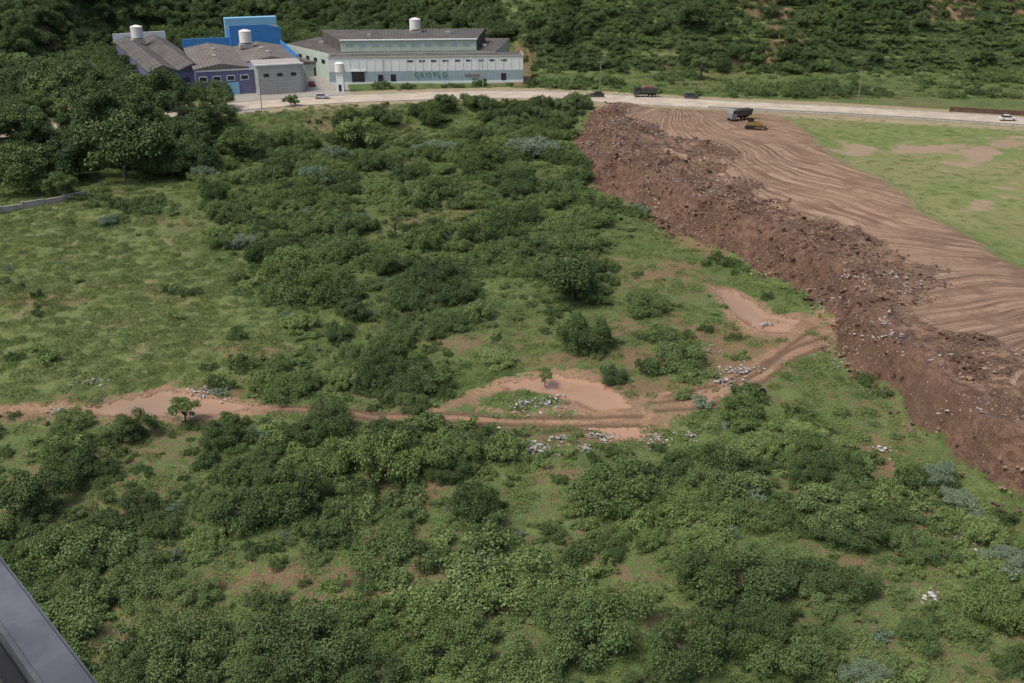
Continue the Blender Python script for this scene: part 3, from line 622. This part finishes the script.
for a in [(585,352,62,0,1.5),(643,312,52,1,1.1),(676,366,62,1,.9),(613,382,28,0),(380,474,84,1,1.4),(432,470,60,1,1.2),(472,518,60,0,1.3),(535,155,52,2,.8),(350,300,40,0),(462,322,50,1,.7),(500,258,40,1),(435,152,40,2,.6),
   (385,556,70,1),(495,588,110,1,.8),(150,585,60,1),(250,520,70,0),(310,660,100,0),(185,660,90,1),(610,498,90,1,.8),(720,480,90,1,.9),(740,590,100,0,.9),(830,520,80,1),(600,640,110,1,.8),(450,655,80,1),(780,668,90,1),
   (960,510,46,2),(1005,562,46,2),(940,480,44,2),(865,678,44,2),(905,550,50,1),(960,625,60,1),(85,560,80,1),(60,640,90,1),(700,520,80,1,.6),(800,440,60,3,.6),(760,430,60,1,.7),(430,385,60,1,.7),(390,350,40,1),(240,645,70,1,.7),(360,640,70,1),(520,680,90,1),(680,660,90,0),(905,470,34,3),(990,600,50,1),(820,600,60,1,.7),
   (270,195,34,1),(330,200,36,0),(310,235,36,1),(450,235,34,1),(470,205,34,3),(400,300,36,1),(560,230,36,1),(590,215,34,0),(255,235,30,1),(110,225,30,2),(470,270,36,1),(410,410,40,1),(345,375,36,1)]: bush(*a)
# ------------------------------------------------------------------ shrub mass
def clearmask(ff,X,Y):
    n=fbm(X/2.2,Y/2.2,3,60)-.5
    bad=(ff['mud']+n*.7>.5)|(ff['pud']>.4)|(ff['yard']>.4)|(np.abs(ff['d'])<9)|(ff['fsd']>-.5)&(ff['d']>8)
    return ~bad,n
def inb(X,Y):
    m=np.zeros(X.shape,bool)
    def loc(e,x0,x1,y0,y1):
        c,s=math.cos(e.rotation_euler[2]),math.sin(e.rotation_euler[2]); dx=X-e.location[0]; dy=Y-e.location[1]; lx=dx*c+dy*s; ly=-dx*s+dy*c
        return (lx>x0)&(lx<x1)&(ly>y0)&(ly<y1)
    m|=loc(fa,-20,65,-5,52); m|=loc(bb,-20,20,-8,68); m|=loc(wa,-38,-16,8,92); m|=loc(gt,-12,8,-12,30); m|=loc(an,-12,20,-10,20)
    return m
X,Y=jit(-190,190,64,300,1.65); ff=fields(X,Y); ok,n=clearmask(ff,X,Y)
dn=fbm(X/13,Y/13,4,70); th_=ff['thick']+n*.5
pr=np.where(th_>.5,.40+.58*ss(.37,.52,dn),.07+.7*ss(.48,.62,dn)); pr=np.where(ff['bare']+n*.4>.5,.02+.22*ss(.56,.66,dn),pr); pr=np.where(ff['soil']+n*1.2>.58,.16,pr); pr=np.where(ff['open']+n*.6>.5,pr*.32,pr)
keep=ok&(rng.random(len(X))<pr*.8)&(ff['d']>11)&~inb(X,Y); X=X[keep];Y=Y[keep];Z=ff['z'][keep]; dn=dn[keep]; tk=(th_[keep]>.5)&(ff['open'][keep]<.5)&(ff['soil'][keep]<.5); n=len(X)
sp=fbm(X/8,Y/8,3,80)+.28*(rng.random(n)-.5); idx=np.select([sp<.37,sp<.42,sp<.51,sp<.58,sp<.62],[0,1,2,3,6],4); idx=np.where(rng.random(n)<.03,5,idx)
s=rng.uniform(.4,1.15,n)+1.0*ss(.45,.65,dn)*rng.random(n)
big=tk&(rng.random(n)<.15); s=np.where(big,rng.uniform(1.6,3.4,n)*np.where(Y>150,1.15,.92),s); idx=np.where(big,np.select([sp<.44,sp<.52,sp<.59],[7,8,9],rng.choice([10,8,9,11],n,p=[.42,.27,.28,.03])),idx); print('shrubs',n)
scatter('shrub_thicket',SH,np.stack([X,Y,Z-.1],1),np.stack([rng.normal(size=n)*.1,rng.normal(size=n)*.1,rng.uniform(0,6.28,n)],1),np.stack([s,s*rng.uniform(.8,1.2,n),s*rng.uniform(.75,1.4,n)],1),idx)
X,Y=jit(-190,190,64,300,1.2); ff=fields(X,Y); ok,n=clearmask(ff,X,Y); dn=fbm(X/6,Y/6,3,71)
pr=.35+.45*ss(.4,.55,dn); pr=np.where(ff['soil']+n*1.2>.55,.22,pr); pr=np.where(ff['bare']>.5,.55+.45*ss(.40,.54,dn),pr); pr=np.where(ff['thick']>.6,pr*.65,pr)
lw_=(ff['lawn']>1)&(ff['lsoil']<.4)&(ff['d']>9)&(Y>120)
keep=((ok&(rng.random(len(X))<pr))|(lw_&(rng.random(len(X))<.3)))&(ff['d']>10)&~inb(X,Y); X=X[keep];Y=Y[keep];Z=ff['z'][keep];lk=lw_[keep];n=len(X); print('weeds',n)
s=rng.uniform(.5,1.2,n); idx=rng.choice([0,1,2,3],n,p=[.4,.3,.15,.15]); idx=np.where(lk,rng.choice([1,3],n),idx); hz=np.where(lk,.4,1.)
scatter('weeds_and_grass',WD,np.stack([X,Y,Z-.03],1),np.stack([n*[0.]]*2+[rng.uniform(0,6.28,n)],1),np.stack([s,s,s*hz*rng.uniform(.6,1.4,n)],1),idx)
X,Y=jit(-260,260,300,445,2.2); ff=fields(X,Y); dn=fbm(X/14,Y/14,4,90); ph=ff['tph']
pr=np.where(ff['hill']>.5,.26+.74*ss(.32,.5,ph)*ff['tw']+.4*ss(.48,.6,dn),.06+.6*ss(.48,.60,dn))
keep=(ff['d']<-12)&(rng.random(len(X))<pr)&~inb(X,Y)&(ff['yard']<.4); X=X[keep];Y=Y[keep];Z=ff['z'][keep];n=len(X); print('hill',n)
s=rng.uniform(.9,1.9,n)+1.3*ss(.45,.62,dn[keep])*rng.random(n); sp=fbm(X/18,Y/18,3,81)+.2*(rng.random(n)-.5); idx=np.select([sp<.45,sp<.52,sp<.58,sp<.64],[0,1,2,3],6)
scatter('hillside_shrubs',SH,np.stack([X,Y,Z-.1],1),np.stack([n*[0.]]*2+[rng.uniform(0,6.28,n)],1),np.stack([s,s,s*rng.uniform(.7,1.2,n)],1),idx)
X,Y=jit(-200,260,300,430,2.6); ff=fields(X,Y); keep=(ff['d']<-11)&(rng.random(len(X))<.6)&~inb(X,Y)&(ff['yard']<.4); X=X[keep];Y=Y[keep];Z=ff['z'][keep];n=len(X)
s=rng.uniform(1.0,1.9,n); scatter('hillside_grass',WD,np.stack([X,Y,Z-.03],1),np.stack([n*[0.]]*2+[rng.uniform(0,6.28,n)],1),np.stack([s,s,s*.8],1),rng.choice(4,n))
X,Y=jit(-340,260,200,560,5.0,.58,20); ff=fields(X,Y); dn=fbm(X/25,Y/25,3,95)
left=(X<-118)|((X<-5)&(Y>372))
pr=np.where(left,.9,np.where(Y>430,.5,.10*(ff['hill']>.5)+.45*ss(.53,.63,dn)*(ff['hill']>.5)))
near=(X<-.315*Y+2+8*(dn-.5))&(ff['d']>9)&(Y>222+10*(dn-.5)); pr=np.where(near,.85,pr)
keep=(rng.random(len(X))<pr)&((ff['d']<-11)|near)&~inb(X,Y)&(ff['yard']<.4)&(~((X>-118)&(Y<372)&(ff['hill']<.5)&~near)); X=X[keep];Y=Y[keep];Z=ff['z'][keep];nr_=near[keep];n=len(X); print('forest',n)
s=rng.uniform(3.4,5.8,n)*np.where(X>0,.62,1)*np.where(nr_,.85,1); scatter('distant_forest',[T[0],T[1],T[4],T[3]],np.stack([X,Y,Z-.12*s],1),np.stack([n*[0.]]*2+[rng.uniform(0,6.28,n)],1),np.stack([s,s*rng.uniform(.85,1.15,n),s*rng.uniform(.8,1.2,n)],1),rng.choice([0,1,2,3],n,p=[.33,.27,.37,.03]))
# ------------------------------------------------------------------ balcony railing beside the viewpoint
gm=simple('rail_grey_paint',(.12,.13,.15),.45,.4,9,.4); dkm=simple('rail_ledge_shade',(.02,.02,.022),.5,.3,9)  # near-black colour stands in for shadow on the inner ledge
p0=np.array(site(0,553,59.4)); p1=np.array(site(100,683,59.4))
dd=(p1-p0)/np.hypot(*(p1-p0)); re=empty('balcony_railing',(p0[0],p0[1],59.4),math.atan2(dd[1],dd[0]))
box('top_rail',re,gm,(-.1,-.019,-.02),(2.4,.038,.04),0,.004)
box('ledge_shade_strip',re,dkm,(-.1,-.0465,-.045),(2.4,.016,.05),0,.002)  # strip with the ledge's shade put into its colour
box('lower_panel',re,dkm,(-.1,-.03,-.6),(2.4,.012,1.0)); box('bottom_rail',re,gm,(-.1,-.03,-1.13),(2.4,.05,.05))
for xx in(-1.28,1.08): box('post',re,gm,(xx,-.03,-.6),(.04,.05,1.1))
box('balcony_floor',re,w_conc,(-.1,-.6,-1.3),(3.2,1.4,.2))
# ------------------------------------------------------------------ light and camera
w=bpy.data.worlds.new('World'); SC.world=w; w.use_nodes=True; nt=w.node_tree; sk=nt.nodes.new('ShaderNodeTexSky'); sk.sky_type='NISHITA'; sk.sun_disc=False
sx,sy=-.7,-.35; el=math.radians(60); sk.sun_elevation=el; sk.sun_rotation=math.atan2(sx,sy); sk.dust_density=5; sk.air_density=1.0
nt.links.new(sk.outputs[0],nt.nodes['Background'].inputs[0]); nt.nodes['Background'].inputs[1].default_value=.14
sl=bpy.data.lights.new('sun','SUN'); sl.energy=2.3; sl.angle=math.radians(16); sl.color=(1,.95,.86); so=bpy.data.objects.new('sun',sl); SC.collection.objects.link(so)
h_=math.hypot(sx,sy); dvec=Vector((-sx/h_*math.cos(el),-sy/h_*math.cos(el),-math.sin(el))); so.rotation_euler=dvec.to_track_quat('-Z','Y').to_euler(); so.location=(0,0,150)
cam=bpy.data.cameras.new('camera'); co=bpy.data.objects.new('camera',cam); SC.collection.objects.link(co); co.location=(0,0,CH); co.rotation_euler=(math.radians(90)-P,0,0)
cam.sensor_width=36; cam.lens=36*F/1024; cam.clip_start=.05; cam.clip_end=8000; SC.camera=co
SC.view_settings.view_transform='Standard'; SC.view_settings.look='None'; SC.view_settings.exposure=0
